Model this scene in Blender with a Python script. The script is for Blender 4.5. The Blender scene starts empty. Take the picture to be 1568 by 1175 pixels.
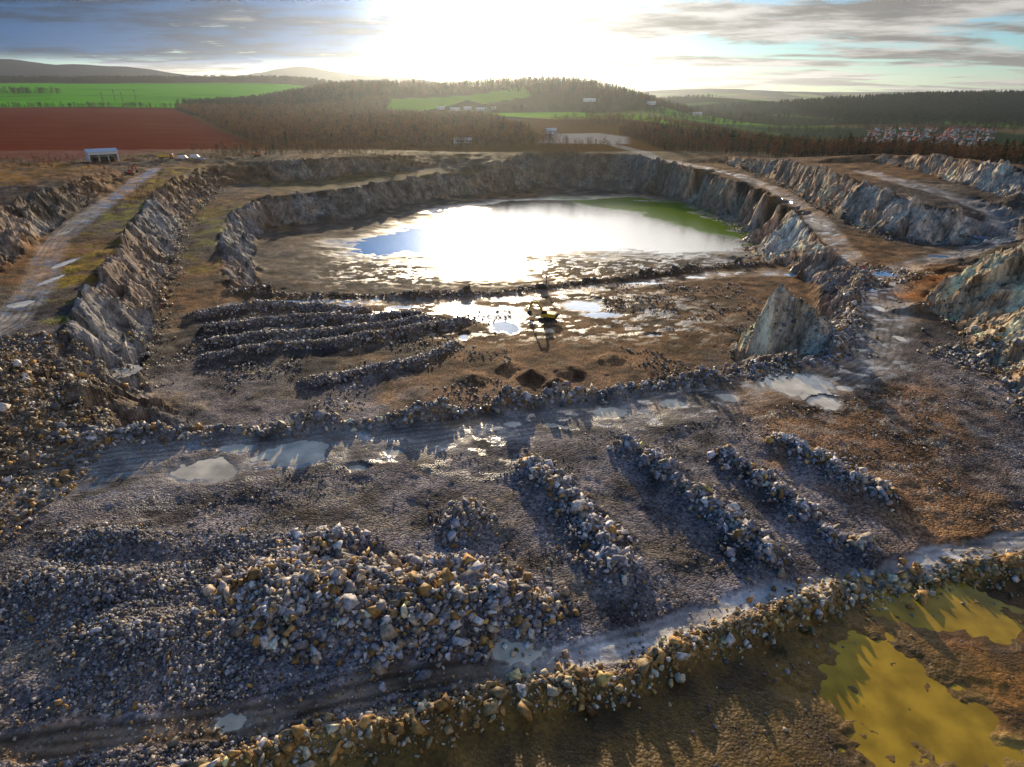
import bpy, bmesh, math, random
import numpy as np
from mathutils import Vector, Matrix
from mathutils.geometry import delaunay_2d_cdt
rng=np.random.default_rng(7); random.seed(7)
scene=bpy.context.scene
COL=bpy.context.collection
SUN_EL,SUN_AZ=11.5,-4.0   # degrees, azimuth from +Y toward +X

# ---------------------------------------------------------------- noise
TB=[rng.random((256,256)).astype(np.float32) for _ in range(8)]
def vn(x,y,s=0):
    T=TB[s%8]; xi=np.floor(x); yi=np.floor(y)
    fx=(x-xi).astype(np.float32); fy=(y-yi).astype(np.float32)
    a=xi.astype(np.int64)&255; b=yi.astype(np.int64)&255; a1=(a+1)&255; b1=(b+1)&255
    fx=fx*fx*(3-2*fx); fy=fy*fy*(3-2*fy)
    return (T[a,b]*(1-fx)+T[a1,b]*fx)*(1-fy)+(T[a,b1]*(1-fx)+T[a1,b1]*fx)*fy
def fbm(x,y,o=4,s=0):
    r=0;a=.5;t=0
    for i in range(o):
        r=r+a*vn(x+17.3*i,y-9.1*i,s+i);t+=a;a*=.5;x=x*2.03;y=y*2.03
    return r/t
def cell(x,y,s=0):
    xi=np.floor(x).astype(np.int64);yi=np.floor(y).astype(np.int64)
    best=np.full(x.shape,9.);val=np.zeros(x.shape)
    A,B,C_,D=TB[s%8],TB[(s+1)%8],TB[(s+2)%8],TB[(s+3)%8]
    for i in (-1,0,1):
        for j in (-1,0,1):
            a=(xi+i)&255;b=(yi+j)&255
            dx=xi+i+A[a,b]-x;dy=yi+j+B[a,b]-y;d=dx*dx+dy*dy;m=d<best
            best=np.where(m,d,best);val=np.where(m,C_[a,b]+dx*(D[a,b]-.5)*1.1+dy*(C_[b,a]-.5)*1.1,val)
    return val
def ss(x,a,b):
    t=np.clip((x-a)/(b-a),0,1);return t*t*(3-2*t)
# ---------------------------------------------------------------- survey lines (metres, world)
def Z(pts,z): return [(a,b,z) for a,b in pts]
road_left=[(-199,368,31),(-171,283,30),(-152,226,29),(-141,194,28),(-127,169,28),(-112,144,28),(-101,120,28),(-98,103,28)]
mound_toe=[(-201,356,31),(-177,283,30),(-162,234,29.2),(-150,199,28.5),(-136,171,28.5),(-127,148,28.5),(-118,128,28.5)]
mound_crest=[(-215,356,33),(-200,307,34.5),(-179,256,36),(-160,205,37),(-150,168,38),(-140,130,38)]
c1crest=[(-182,396,31),(-172,336,30),(-155,280,29),(-131,220,28),(-112,177,28),(-101,149,28),(-93,129,28),(-85,113,28),(-81,103,27.5)]
c1toe=[(-161,357,23),(-149,301,20),(-137,260,19),(-122,224,18),(-106,185,18),(-94,157,17),(-84,134,17),(-80,120,17),(-72,108,18)]
Dcr=[(-126,324,22),(-125,284,20),(-110,235,19),(-90,193,18),(-82,176,17)]
Dto=[(-121,311,10),(-115,280,10.5),(-104,248,11),(-86,205,11)]
flc=[(-126,324,22),(-117,328,22),(-99,347,22),(-83,367,22),(-64,393,22),(-51,416,22),(-11,440,20)]
flt=[(-121,311,10),(-108,314,10),(-83,331,10),(-68,361,10),(-50,397,10),(-10,430,10),(34,446,10),(64,441,10),(94,433,10),(104,384,10),(109,337,10),(108,298,10),(100,256,10.5),(97,237,12),(93,211,17)]
fut=[(-161,362,23),(-130,390,22),(-91,407,23),(-70,427,24),(-37,442,24),(-6,452,26)]
rim=[(-182,396,31),(-134,405,32),(-94,427,32),(-57,469,30),(-11,474,30),(36,479,30),(68,474,30),(98,459,30)]
rcr=[(94,446,28.5),(112,385,27),(121,343,25.5),(119,302,25),(114,266,24.5),(107,228,24),(100,198,24),(99,185,24),(97,167,24)]
rut=[(136,422,28.5),(143,367,27),(136,301,26),(129,249,25),(128,218,24.5),(140,207,24),(147,203,25.5),(150,199,28.5)]
ruc=[(139,447,31),(147,373,35),(143,308,37),(138,256,37),(139,231,35),(147,216,34),(155,211,31)]
rdt=[(165,310,36),(162,262,35.5),(165,238,34),(166,215,31),(150,194,28),(128,183,25.5),(107,172,24.5),(98,167,24)]
ttt=[(185,335,37),(187,306,37),(181,264,36.5),(179,225,36),(181,205,36)]
ttc=[(190,348,40),(194,321,42),(188,272,44),(187,237,44),(193,218,44)]
spt=[(100,141,24),(98,128,24),(91,113,24),(85,98,24),(82,82,24),(80,60,24)]
spc=[(99,139,26),(103,138,31),(111,141,35),(117,143,39),(139,148,44)]
Acr=Z([(-62,78),(-51,80),(-42,82),(-33,83),(-19,85),(-4,89),(13,94),(34,100),(50,105),(60,109),(68,120),(77,136),(88,155),(97,167)],24)
Ato=Z([(-51,92),(-42,93),(-33,94),(-19,96),(-4,100),(12,105),(32,112),(44,118)],17)
Ato2=Z([(71,140),(81,157),(90,182),(93,211)],17)
Bcr=Z([(-82,176),(-63,174),(-42,174),(-25,172),(-8,175),(9,182),(36,192),(69,206),(93,211)],17)
Bto=Z([(-84,200),(-63,186),(-42,186),(-25,185),(-8,188),(9,195),(36,204),(69,219),(86,224)],10.2)
lsl=[(-97,103,28),(-85,104,27.5),(-71,91,26),(-61,78,24),(-59,65,24),(-58,56,24),(-60,40,24),(-60,20,24)]
lrd=[(90,66),(62,59),(49,56),(38,52),(24,49),(13,44),(4,41),(-5,40),(-13,38),(-23,35),(-35,33),(-42,32),(-55,30)]
lbm=[(85,62),(59,55),(43,52),(34,50),(25,46),(17,43),(10,39),(1,38),(-7,35),(-16,33),(-23,30),(-32,26)]
mrd=[(-66,67),(-55,71),(-42,74),(-27,78),(-13,81),(12,88),(35,95),(53,99),(68,111),(81,132),(91,152),(98,167)]
brd=[(79,470),(111,422),(129,373),(131,321),(123,263),(110,215),(101,185),(98,167)]
Brd=[(-77,163),(-41,167),(-23,167),(3,174),(32,182),(66,196),(94,198),(101,185)]
rows=[[(-82,154),(-70,163),(-54,162),(-39,157)],[(-74,143),(-61,151),(-44,151),(-24,154)],[(-70,134),(-57,140),(-42,143),(-30,147),(-21,151)],[(-66,125),(-54,131),(-40,135),(-26,142),(-11,151)],[(-41,113),(-30,119),(-20,124),(-13,134)]]
P1=[(-31,51),(-25,56),(-16,54),(-10,53),(-2,52),(4,49),(4,46),(-3,43),(-8,41),(-13,41),(-21,41.5),(-26,44)]
lake=[(-72,269),(-57,298),(-43,314),(-34,351),(-9,380),(26,395),(72,402),(97,380),(106,331),(107,293),(102,274),(91,255),(75,258),(55,266),(32,260),(4,247),(-8,230),(-20,230),(-24,247),(-44,258),(-61,260)]
heaps=[(-20.2,56.9,4.1,2.0),(-5.7,60.5,3.2,3.6),(-6.5,52.4,6.2,2.2)]
ridges=[([(2,72.5),(7,66),(9,60.5),(12,52)],2.9),([(16.5,77.5),(19.5,72),(24,64.5),(28.5,54)],2.6),([(30,76),(33,68),(36,61)],2.3),([(38,79.5),(43,73),(49,65.5)],2.5),([(36,59.5),(40.5,55.5)],2.1)]
for l,w_ in ridges:
    for a,b in zip(l[:-1],l[1:]):
        n=max(1,round(math.hypot(b[0]-a[0],b[1]-a[1])/3.2))
        for i in range(n):
            t=(i+.5)/n;heaps.append((a[0]+(b[0]-a[0])*t+random.uniform(-.7,.7),a[1]+(b[1]-a[1])*t,w_*random.uniform(.75,1.2),w_*random.uniform(.75,1.15)))
NH=len(heaps)
heaps+=[(-44.4,56.3,6,2.8),(-44.4,49.2,8,3.5),(-35.3,42.4,6,4.5)]
cones=[(4,117,3.6,1.9),(9,113,3.0,1.6),(-1,122,3.2,1.3),(12,120,4,1.2),(-8,116,3.5,1.0),(22,126,4,.9)]
puds=[(-40.8,71.4,4.2,2.6),(-30.9,75.6,5.0,3.0),(-28.5,77,2.5,1.6),(-39.5,77.0,2.4,1.1),(48.8,99.2,5.4,4.6),(51.5,92.3,2.2,2.3),(15.6,88.1,2.5,1.8),(26.2,91.3,1.9,1.3),(36.0,93.5,1.6,1.3),(0.1,84.2,1.3,.9),(-17.0,76.1,1.2,.9),(103.6,170.3,3.2,3.2),(115.5,240.6,1.8,8),(-23.2,35.0,1.4,.8),(-0.2,42.4,2.7,1.3),(6,84,1.1,.6),(-21,72,1.1,.8),(57,97,1.5,1),(92,156,1.2,1.8),(80,121,1.0,1.5),(86,140,1.1,2),
 (-78.2,113.3,2.7,2.2),(-13.9,161.6,6.0,4.6),(-3.3,157.2,6.2,5.2),(-1.5,147.1,3.3,4),(1.1,170.5,5.0,2.6),(19.8,163.9,5.4,4.6),(23.4,156.6,5.0,2.2),(-11.5,140.2,1,1.8),(-62,168,4,1),(-48,164.5,3,1),(40,186,5,1.4),(58,193,3,1.2),(90,196,3,1.8),(-30,163,3,1),(34,141,1.5,1),
 (-121,166.9,1.2,6),(-113.7,150.7,1.0,5),(-107.6,131.3,2.0,2.5),(-146,205,1.2,4),
 (43.5,48.6,7.2,3.2),(47.6,46.6,3.2,2.2),(33.5,43,3.6,2.8),(33,39.3,5.2,3.4),(36.5,35.2,4.4,3.2),(31,33.6,3.4,2.2),(150,200,1.5,3),(128,186,3,1.5)]
# ---------------------------------------------------------------- far landscape
def far(x,y):
    v1=ss(x,140,420)*ss(y,400,680)
    v2=ss(y,950,1900)*ss(x,-800,-150)
    v=np.maximum(v1,v2)
    z=31*(1-v)+4*v
    z=z+64*ss(y,1300,2700)*ss(-x,260,900)+6*ss(y,500,1300)*ss(-x,100,500)
    z=z+72*np.exp(-((x+130)/400)**4)*np.exp(-((y-1720)/300)**2)
    z=z+30*np.exp(-((x-260)/220)**2)*np.exp(-((y-1650)/300)**2)
    z=z+46*np.exp(-((x-1600)/750)**2-((y-2350)/500)**2)
    z=z+46*np.exp(-((x-900)/420)**2-((y-3300)/500)**2)
    z=z+(150*np.exp(-((x+3400)/1500)**2-((y-4600)/700)**2)
      +115*np.exp(-((x+1700)/1500)**2-((y-6200)/700)**2)+45*np.exp(-((x+1900)/400)**2-((y-6300)/500)**2)
      +95*np.exp(-((x-2500)/1300)**2-((y-7600)/700)**2)+60*np.exp(-((x-500)/1200)**2-((y-8200)/700)**2))*(.75+.5*fbm(x/500,y/500,3,1))
    z=z+60*ss(y,8000,11500)
    z=z+ss(y,1500,5000)*40*(fbm(x/900,y/900,3,2)-.5)+6*(fbm(x/250,y/250,3,4)-.5)*ss(y,620,900)
    return z
# ---------------------------------------------------------------- TIN -> height map
pts={}
def addp(x,y,z):
    k=(round(x/1.6),round(y/1.6))
    if k not in pts: pts[k]=(x,y,z)
def addl(l,step=4):
    for (a,b) in zip(l[:-1],l[1:]):
        n=max(1,int(math.hypot(b[0]-a[0],b[1]-a[1])/step))
        for i in range(n+1):
            t=i/n; addp(*[a[j]+(b[j]-a[j])*t for j in range(3)])
pin=[(57,130,35),(59.5,127.5,30),(63,121,25)]
for l in (pin,Z([(50,128),(54,124),(59,122)],17),Z([(54,135),(60,137),(68,134)],17.5),Acr,Ato,Ato2,c1crest,c1toe,Dcr,Dto,flc,flt,fut,rim,rcr,rut,ruc,rdt,ttt,ttc,spt,spc,Bcr,Bto,lsl,road_left,mound_toe,mound_crest): addl(l)
addl(Z(lake+[lake[0]],10))
addl([(x,y+14,z+1) for x,y,z in rim],8)
addl([(x+14,y+6,z-1) for x,y,z in ttc],8)
addl([(x,y,24) for x,y in mrd],6)
for p in [(-90,80,30),(-88,60,30),(-88,40,30),(-82,94,28.5),(-120,60,31),(-110,20,31),(100,146,24),(106,150,25),(116,154,27),(126,160,29),(150,165,32),(170,180,34),
          (110,100,37),(130,90,41),(170,120,43),(104,70,35),(107,107,34),(101,117,31),(112,122,36),(120,60,36),(20,10,22.1),(80,10,22.1),(50,40,22.1),(20,36,22.1),(40,47,22.1),(60,50,22.1),(30,30,22.1),(-10,28,22.5),(-30,5,23),(-80,5,27),
          (-260,394,33),(-240,450,33),(-300,300,36),(-240,200,38),(-200,120,38),(-300,100,36),(210,300,41),(215,240,43),(240,360,34),(300,250,36),(180,420,31)]: addp(*p)
X0,X1,Y0,Y1=-460,460,-60,720
for i in range(X0,X1+1,46):
    for y in (Y0,Y1): addp(i,y,float(far(np.array([i*1.]),np.array([y*1.]))[0]))
for j in range(Y0,Y1+1,39):
    for x in (X0,X1): addp(x,j,float(far(np.array([x*1.]),np.array([j*1.]))[0]))
for i in range(-420,460,60):
    for j in range(520,720,60): addp(i,j,float(far(np.array([i*1.]),np.array([j*1.]))[0]))
PL=list(pts.values())
r=delaunay_2d_cdt([Vector((p[0],p[1])) for p in PL],[],[],0,1e-5)
zs=[np.mean([PL[k][2] for k in o]) if o else 24 for o in r[3]]
W,Hh=X1-X0+1,Y1-Y0+1
HM=np.full((W,Hh),31.,dtype=np.float64)
for f in r[2]:
    a,b,c=[(r[0][k].x-X0,r[0][k].y-Y0,zs[k]) for k in f[:3]]
    x0,x1=max(0,int(min(a[0],b[0],c[0]))),min(W-1,int(max(a[0],b[0],c[0]))+1)
    y0,y1=max(0,int(min(a[1],b[1],c[1]))),min(Hh-1,int(max(a[1],b[1],c[1]))+1)
    d=(b[1]-c[1])*(a[0]-c[0])+(c[0]-b[0])*(a[1]-c[1])
    if abs(d)<1e-9: continue
    gx,gy=np.meshgrid(np.arange(x0,x1+1),np.arange(y0,y1+1),indexing='ij')
    l1=((b[1]-c[1])*(gx-c[0])+(c[0]-b[0])*(gy-c[1]))/d
    l2=((c[1]-a[1])*(gx-c[0])+(a[0]-c[0])*(gy-c[1]))/d
    l3=1-l1-l2
    m=(l1>=-1e-6)&(l2>=-1e-6)&(l3>=-1e-6)
    HM[x0:x1+1,y0:y1+1][m]=(l1*a[2]+l2*b[2]+l3*c[2])[m]
def blur(A,n):
    for _ in range(n):
        B=A.copy();B[1:-1,1:-1]=(A[1:-1,1:-1]*4+A[:-2,1:-1]*2+A[2:,1:-1]*2+A[1:-1,:-2]*2+A[1:-1,2:]*2+A[:-2,:-2]+A[2:,2:]+A[:-2,2:]+A[2:,:-2])/16;A=B
    return A
GX,GY=np.gradient(blur(HM,1)); SL=blur(np.hypot(GX,GY),4)
def samp(M,x,y):
    u=np.clip(x-X0,0,W-1.001);v=np.clip(y-Y0,0,Hh-1.001)
    i=u.astype(int);j=v.astype(int);fu=u-i;fv=v-j
    return (M[i,j]*(1-fu)+M[i+1,j]*fu)*(1-fv)+(M[i,j+1]*(1-fu)+M[i+1,j+1]*fu)*fv
def dline(x,y,l,R):
    d=np.full(x.shape,1e3)
    for a,b in zip(l[:-1],l[1:]):
        idx=np.nonzero((x>min(a[0],b[0])-R)&(x<max(a[0],b[0])+R)&(y>min(a[1],b[1])-R)&(y<max(a[1],b[1])+R))[0]
        if len(idx)==0: continue
        px,py=x[idx]-a[0],y[idx]-a[1];vx,vy=b[0]-a[0],b[1]-a[1]
        t=np.clip((px*vx+py*vy)/(vx*vx+vy*vy),0,1)
        d[idx]=np.minimum(d[idx],np.hypot(px-t*vx,py-t*vy))
    return d
def inpoly(x,y,P):
    r=np.zeros(x.shape,bool);n=len(P)
    for i in range(n):
        a,b=P[i],P[(i+1)%n]
        if a[1]==b[1]: continue
        c=((a[1]>y)!=(b[1]>y))&(x<(b[0]-a[0])*(y-a[1])/(b[1]-a[1])+a[0]); r^=c
    return r
def sdp(x,y,P,R=60):
    d=dline(x,y,list(P)+[P[0]],R); d=np.minimum(d,R)
    return np.where(inpoly(x,y,P),d,-d)
low_zone=lbm+[(-45,10),(-45,-40),(95,-40)]
berms=[(Acr,1.1,1.5),(Bcr,.7,2.0),(lbm,.8,1.4),(Ato2[:3],.5,1.5),([(94,446),(112,385),(121,343),(119,302),(114,266),(107,228)],.7,1.2),
       ([(-172,336),(-155,280),(-131,220),(-112,177),(-101,149),(-93,129)],.7,1.2),([(-60,186),(-20,187),(10,196),(50,212)],.4,2)]
PW=[]
def H(x,y,full=False):
    x=np.asarray(x,dtype=np.float64);y=np.asarray(y,dtype=np.float64)
    inq=ss(x,X0,X0+25)*ss(-x,-X1,-X1+25)*ss(y,Y0,Y0+20)*ss(-y,-Y1,-Y1+40)
    sl0=samp(SL,x,y)*inq
    st=ss(sl0,.12,.45)
    w=.25+.75*ss(y,60,130)
    wx=x+w*(7*(fbm(x/13,y/13,3,1)-.5)+3.0*(fbm(x/3.2,y/3.2,2,3)-.5))
    wy=y+w*(7*(fbm(x/13+50,y/13,3,2)-.5)+3.0*(fbm(x/3.2+9,y/3.2,2,5)-.5))
    z=samp(HM,wx,wy)*inq+far(x,y)*(1-inq)
    m=np.nonzero(st*inq>.02)[0]
    if len(m):
        xx,yy=x[m],y[m]; wob=1.5*(vn(xx/4,yy/4,3)-.5)
        z[m]+=st[m]*inq[m]*(3.2*(cell((xx+wob)/7.5,(yy-wob)/7.5,1)-.5)+1.4*(cell(xx/2.8,yy/2.8,4)-.5)+.4*(cell(xx/1.1,yy/1.1,2)-.5))
    road=np.zeros(x.shape)
    for l,wd in ((road_left,3.2),(mrd,6),(brd,3.6),(rdt,4.2),(Brd,3.0)):
        road=np.maximum(road,1-ss(dline(x,y,[p[:2] for p in l],14),wd*.7,wd*1.5))
    lr=1-ss(dline(x,y,lrd,8)+1.6*(fbm(x/2.5,y/2.5,2,1)-.5),1.0,1.9)
    near=ss(-y,-560,-400)
    inA=inpoly(x,y,low_zone)
    n=1-.75*np.maximum(road,lr)
    n=n*np.where(inA&(y<50),.35,1)
    z=z+n*near*(1.0*(fbm(x/9,y/9,3,5)-.5)+.38*(fbm(x/1.6,y/1.6,3,7)-.4)+.12)
    rough_r=ss(-x,140,165)*ss(y,80,120)*(1-road)*near; z=z+rough_r*2.2*(fbm(x/11,y/11,4,2)-.5)
    z=z+.14*road*near*(vn(x/40+y/1.1,y/40-x/1.1,3)-.5)+.10*lr*(vn(x/12+y/.5,y/12,3)-.5)
    z=z-.12*lr
    z=np.where(inA,z-.12*near,z)
    heap=np.zeros(x.shape)
    for (cx,cy,a,b) in heaps:
        m=np.nonzero((abs(x-cx)<a*2.2)&(abs(y-cy)<b*2.4))[0]
        if len(m)==0: continue
        q=((x[m]-cx)/a)**2+((y[m]-cy)/b)**2
        q=q*(.65+.7*vn(x[m]/2.5,y[m]/2.5,2))
        heap[m]=np.maximum(heap[m],(1.1+.18*min(a,b))*np.exp(-q*1.1))
    idx=np.nonzero((x>-36)&(x<10)&(y>36)&(y<62))[0]
    if len(idx):
        s=sdp(x[idx],y[idx],P1,8)+2*(fbm(x[idx]/4,y[idx]/4,2,1)-.5)
        heap[idx]=np.maximum(heap[idx],2.0*ss(s,-.8,4.5)*(.7+.6*vn(x[idx]/4,y[idx]/4,6)))
    z=z+heap*(.85+.3*vn(x/.9,y/.9,5))
    for k,l in enumerate(rows):
        d=dline(x,y,l,9)+1.2*(vn(x/3,y/3,k)-.5)
        z=z+(1.25 if k<4 else .9)*np.exp(-(d/1.6)**2)*(.7+.6*vn(x/4,y/4,k+1)); heap=np.maximum(heap,1.2*np.exp(-(d/2)**2))
    bm=np.zeros(x.shape)
    for l,h,wd in berms:
        d=dline(x,y,[p[:2] for p in l],9)+.8*(vn(x/2.5,y/2.5,2)-.5)
        e=np.exp(-(d/wd)**2); bm=np.maximum(bm,e); z=z+h*e*(.6+.8*vn(x/3,y/3,1))
    for cx,cy,rr,h in cones:
        z=z+h*np.clip(1-np.hypot(x-cx,y-cy)/rr*(.8+.4*vn(x,y,2)),0,1)
    wet=np.zeros(x.shape)
    for (cx,cy,a,b,zw) in PW:
        m=np.nonzero((abs(x-cx)<a*2.6)&(abs(y-cy)<b*2.6))[0]
        if len(m)==0: continue
        xx,yy=x[m],y[m]; sc=max(.5,min(a,b)*.6)
        s=1-np.hypot((xx-cx)/a,(yy-cy)/b)+(2.3 if (zw==21.8 and cy<45) else 1.1)*(fbm(xx/sc,yy/sc,4,3)-.5)
        wgt=ss(s,-.9,-.25)
        z[m]=np.where(wet[m]>.9,np.minimum(z[m],z[m]*(1-wgt)+(zw-.22*np.clip(s,-1,.6))*wgt),z[m]*(1-wgt)+(zw-.22*np.clip(s,-1,.6))*wgt); wet[m]=np.maximum(wet[m],ss(s,-.5,0))
    m=np.nonzero((x>-100)&(x<125)&(y>200)&(y<430))[0]
    if len(m):
        xx,yy=x[m],y[m]
        s=sdp(xx,yy,lake,30)/14+2.3*(fbm(xx/20,yy/8,4,2)-.5)+.5*(vn(xx/3,yy/1.3,3)-.5)+.15
        wgt=ss(s,-1.2,-.2); z[m]=z[m]*(1-wgt)+(9.7-.30*np.clip(s,-1,1.4))*wgt; wet[m]=np.maximum(wet[m],ss(s,-1.3,0))
    if full: return z,st*inq,road,lr,heap,bm,wet,inA,near,inq,sl0
    return z
for (cx,cy,a,b) in puds:
    base=float(samp(HM,np.array([cx*1.]),np.array([cy*1.]))[0])
    ye=cy<52 and cx>24
    PW.append((cx,cy,a,b,21.8 if ye else base-.12))
# ---------------------------------------------------------------- helpers
def newmesh(name,v,f,mats=(),smooth=False,cols=None,aux=None,mi=None,parent=None):
    v=np.asarray(v,dtype=np.float32); f=np.asarray(f,dtype=np.int32); k=f.shape[1]
    me=bpy.data.meshes.new(name)
    me.vertices.add(len(v)); me.vertices.foreach_set('co',v.ravel())
    me.loops.add(f.size); me.loops.foreach_set('vertex_index',f.ravel())
    me.polygons.add(len(f)); me.polygons.foreach_set('loop_start',np.arange(0,f.size,k,dtype=np.int32))
    me.update(calc_edges=True)
    if smooth is True: me.polygons.foreach_set('use_smooth',np.ones(len(f),bool))
    elif smooth is not False: me.polygons.foreach_set('use_smooth',smooth)
    for nm,c in (('Col',cols),('Aux',aux)):
        if c is not None:
            a=me.color_attributes.new(nm,'FLOAT_COLOR','POINT'); a.data.foreach_set('color',np.asarray(c,dtype=np.float32).ravel())
    for m in mats: me.materials.append(m)
    if mi is not None: me.polygons.foreach_set('material_index',np.asarray(mi,dtype=np.int32))
    o=bpy.data.objects.new(name,me); COL.objects.link(o)
    if parent: o.parent=parent
    return o
def mat(name,col=(.5,.5,.5),rough=.7,metal=0,noise=0,nscale=3,spec=.5):
    m=bpy.data.materials.new(name);m.use_nodes=True;nt=m.node_tree;b=nt.nodes['Principled BSDF']
    b.inputs['Base Color'].default_value=(*col,1);b.inputs['Roughness'].default_value=rough;b.inputs['Metallic'].default_value=metal;b.inputs['Specular IOR Level'].default_value=spec
    if noise:
        t=nt.nodes.new('ShaderNodeTexNoise');t.inputs['Scale'].default_value=nscale;t.inputs['Detail'].default_value=4
        tc=nt.nodes.new('ShaderNodeTexCoord');nt.links.new(tc.outputs['Object'],t.inputs['Vector'])
        r=nt.nodes.new('ShaderNodeMapRange');r.inputs[3].default_value=1-noise;r.inputs[4].default_value=1+noise
        nt.links.new(t.outputs['Fac'],r.inputs[0])
        h=nt.nodes.new('ShaderNodeMix');h.data_type='RGBA';h.blend_type='MULTIPLY';h.inputs[0].default_value=1
        h.inputs[6].default_value=(*col,1);nt.links.new(r.outputs[0],h.inputs[7]);nt.links.new(h.outputs[2],b.inputs['Base Color'])
    return m
def ground_mat():
    m=bpy.data.materials.new('quarry_ground');m.use_nodes=True;nt=m.node_tree;N=nt.nodes;Lk=nt.links;b=N['Principled BSDF']
    def n(t,**k):
        o=N.new(t)
        for a,v in k.items(): setattr(o,a,v)
        return o
    col=n('ShaderNodeAttribute',attribute_name='Col');aux=n('ShaderNodeAttribute',attribute_name='Aux')
    sep=n('ShaderNodeSeparateColor');Lk.new(aux.outputs['Color'],sep.inputs[0])
    tc=n('ShaderNodeTexCoord')
    def noise(sc,det,ro=.6):
        t=n('ShaderNodeTexNoise');t.inputs['Scale'].default_value=sc;t.inputs['Detail'].default_value=det;t.inputs['Roughness'].default_value=ro
        Lk.new(tc.outputs['Object'],t.inputs['Vector']);return t
    def math_(op,a,b_=None,c=None):
        t=n('ShaderNodeMath',operation=op)
        for i,v in enumerate((a,b_,c)):
            if v is None: continue
            if isinstance(v,(int,float)): t.inputs[i].default_value=v
            else: Lk.new(v,t.inputs[i])
        return t.outputs[0]
    n2=noise(2.2,4,.7)
    vo=n('ShaderNodeTexVoronoi');vo.inputs['Scale'].default_value=3.8;Lk.new(tc.outputs['Object'],vo.inputs['Vector'])
    vs=n('ShaderNodeSeparateColor');Lk.new(vo.outputs['Color'],vs.inputs[0])
    f=math_('MAXIMUM',math_('MULTIPLY_ADD',n2.outputs['Fac'],1.7,.15),.3)
    peb=math_('MULTIPLY_ADD',vs.outputs[0],1.3,-.6)
    peb=math_('MULTIPLY',peb,sep.outputs[0])
    f=math_('MULTIPLY',f,math_('ADD',peb,1.0))
    mp=n('ShaderNodeMapping');mp.inputs['Scale'].default_value=(1.0,1.0,.25);mp.inputs['Rotation'].default_value=(.3,.45,0);Lk.new(tc.outputs['Object'],mp.inputs['Vector'])
    n3=n('ShaderNodeTexNoise');n3.inputs['Scale'].default_value=.7;n3.inputs['Detail'].default_value=5;n3.inputs['Roughness'].default_value=.7;Lk.new(mp.outputs[0],n3.inputs['Vector'])
    st=math_('MULTIPLY_ADD',n3.outputs['Fac'],4.2,-1.1)
    st=math_('MAXIMUM',st,.25)
    mx=n('ShaderNodeMix');mx.data_type='FLOAT';Lk.new(sep.outputs[2],mx.inputs[0]);mx.inputs[2].default_value=1;Lk.new(st,mx.inputs[3])
    f=math_('MULTIPLY',f,mx.outputs[0])
    mul=n('ShaderNodeMix');mul.data_type='RGBA';mul.blend_type='MULTIPLY';mul.inputs[0].default_value=1
    Lk.new(col.outputs['Color'],mul.inputs[6]);Lk.new(f,mul.inputs[7])
    Lk.new(mul.outputs[2],b.inputs['Base Color'])
    Lk.new(col.outputs['Alpha'],b.inputs['Roughness'])
    sp=math_('MULTIPLY_ADD',col.outputs['Alpha'],-.85,.76);sp=math_('MAXIMUM',sp,.0);Lk.new(sp,b.inputs['Specular IOR Level'])
    hsum=math_('ADD',math_('MULTIPLY',n2.outputs['Fac'],.9),math_('MULTIPLY',math_('MULTIPLY',vo.outputs['Distance'],-1.2),sep.outputs[0]))
    hsum=math_('ADD',hsum,math_('MULTIPLY',math_('MULTIPLY',n3.outputs['Fac'],7.0),sep.outputs[2]))
    hsum=math_('MULTIPLY',hsum,col.outputs['Alpha'])
    bp=n('ShaderNodeBump');bp.inputs['Strength'].default_value=.9;bp.inputs['Distance'].default_value=.22;Lk.new(hsum,bp.inputs['Height']);Lk.new(bp.outputs[0],b.inputs['Normal'])
    return m
GM=ground_mat()
# ---------------------------------------------------------------- terrain sheet
ys=[-60,-45,-30,-15,-5,2,8,13,17,20,22,23.5]; y=24.5
while y<12500:
    ys.append(y); Hc=45
    dy=min(.0018*(y*y+Hc*Hc)/Hc,.0042*y) if y<520 else .0095*y
    y+=dy
ys=np.array(ys)
a_in=np.linspace(-.84,.84,880); ext=np.array([.88,.95,1.08,1.25,1.5,1.9,2.5,3.5])
aa=np.concatenate([-ext[::-1],a_in,ext])
A,Y=np.meshgrid(aa,ys,indexing='xy'); X=A*(np.maximum(Y,0)+22+np.maximum(0,-Y)*.4)
shp=X.shape; x=X.ravel();y=Y.ravel()
z,st,road,lr,heap,bm,wet,inA,near,inq,sl0=H(x,y,True)
C3=lambda *c:np.array(c,dtype=np.float64)
def mixc(c,t,w): return c*(1-w[:,None])+t*w[:,None]
nA=fbm(x/25,y/25,4,3);nB=fbm(x/6,y/6,3,5);nC=fbm(x/2.4,y/1.5,3,2);nD=fbm(x/60,y/60,3,6);nE=fbm(x/3.6,y/3.6,5,6)
c=np.zeros((len(x),3))+C3(.098,.073,.052)
fg=ss(-y,-135,-100)
c=mixc(c,C3(.185,.157,.150),fg)
c=mixc(c,C3(.045,.040,.040),ss(nA,.50,.68)*near*(1-.6*fg))
c=mixc(c,C3(.24,.19,.13),ss(nB,.58,.75)*.6*near)
c=mixc(c,C3(.18,.11,.045),ss(nD,.5,.62)*.45*near)
def zone(P,R=12,soft=5,ns=5):
    s=sdp(x,y,P,R)+ns*(nB-.5)*2
    return ss(s,-soft*.5,soft*.5)
veg=zone([(-215,356),(-200,240),(-150,140),(-330,90),(-330,330),(-260,372)],12,6)
c=mixc(c,C3(.18,.11,.018),veg*(.35+.65*ss(nB,.35,.6)))
veg2=zone([(-182,396),(-172,336),(-131,220),(-101,149),(-85,113),(-98,120),(-134,190),(-165,283),(-195,368)],8,3,3)
c=mixc(c,C3(.20,.18,.02),veg2*ss(nB,.40,.6)*.85)
veg3=zone([(-150,310),(-128,320),(-112,235),(-92,195),(-105,195),(-130,260)],8,4,4)
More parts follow.
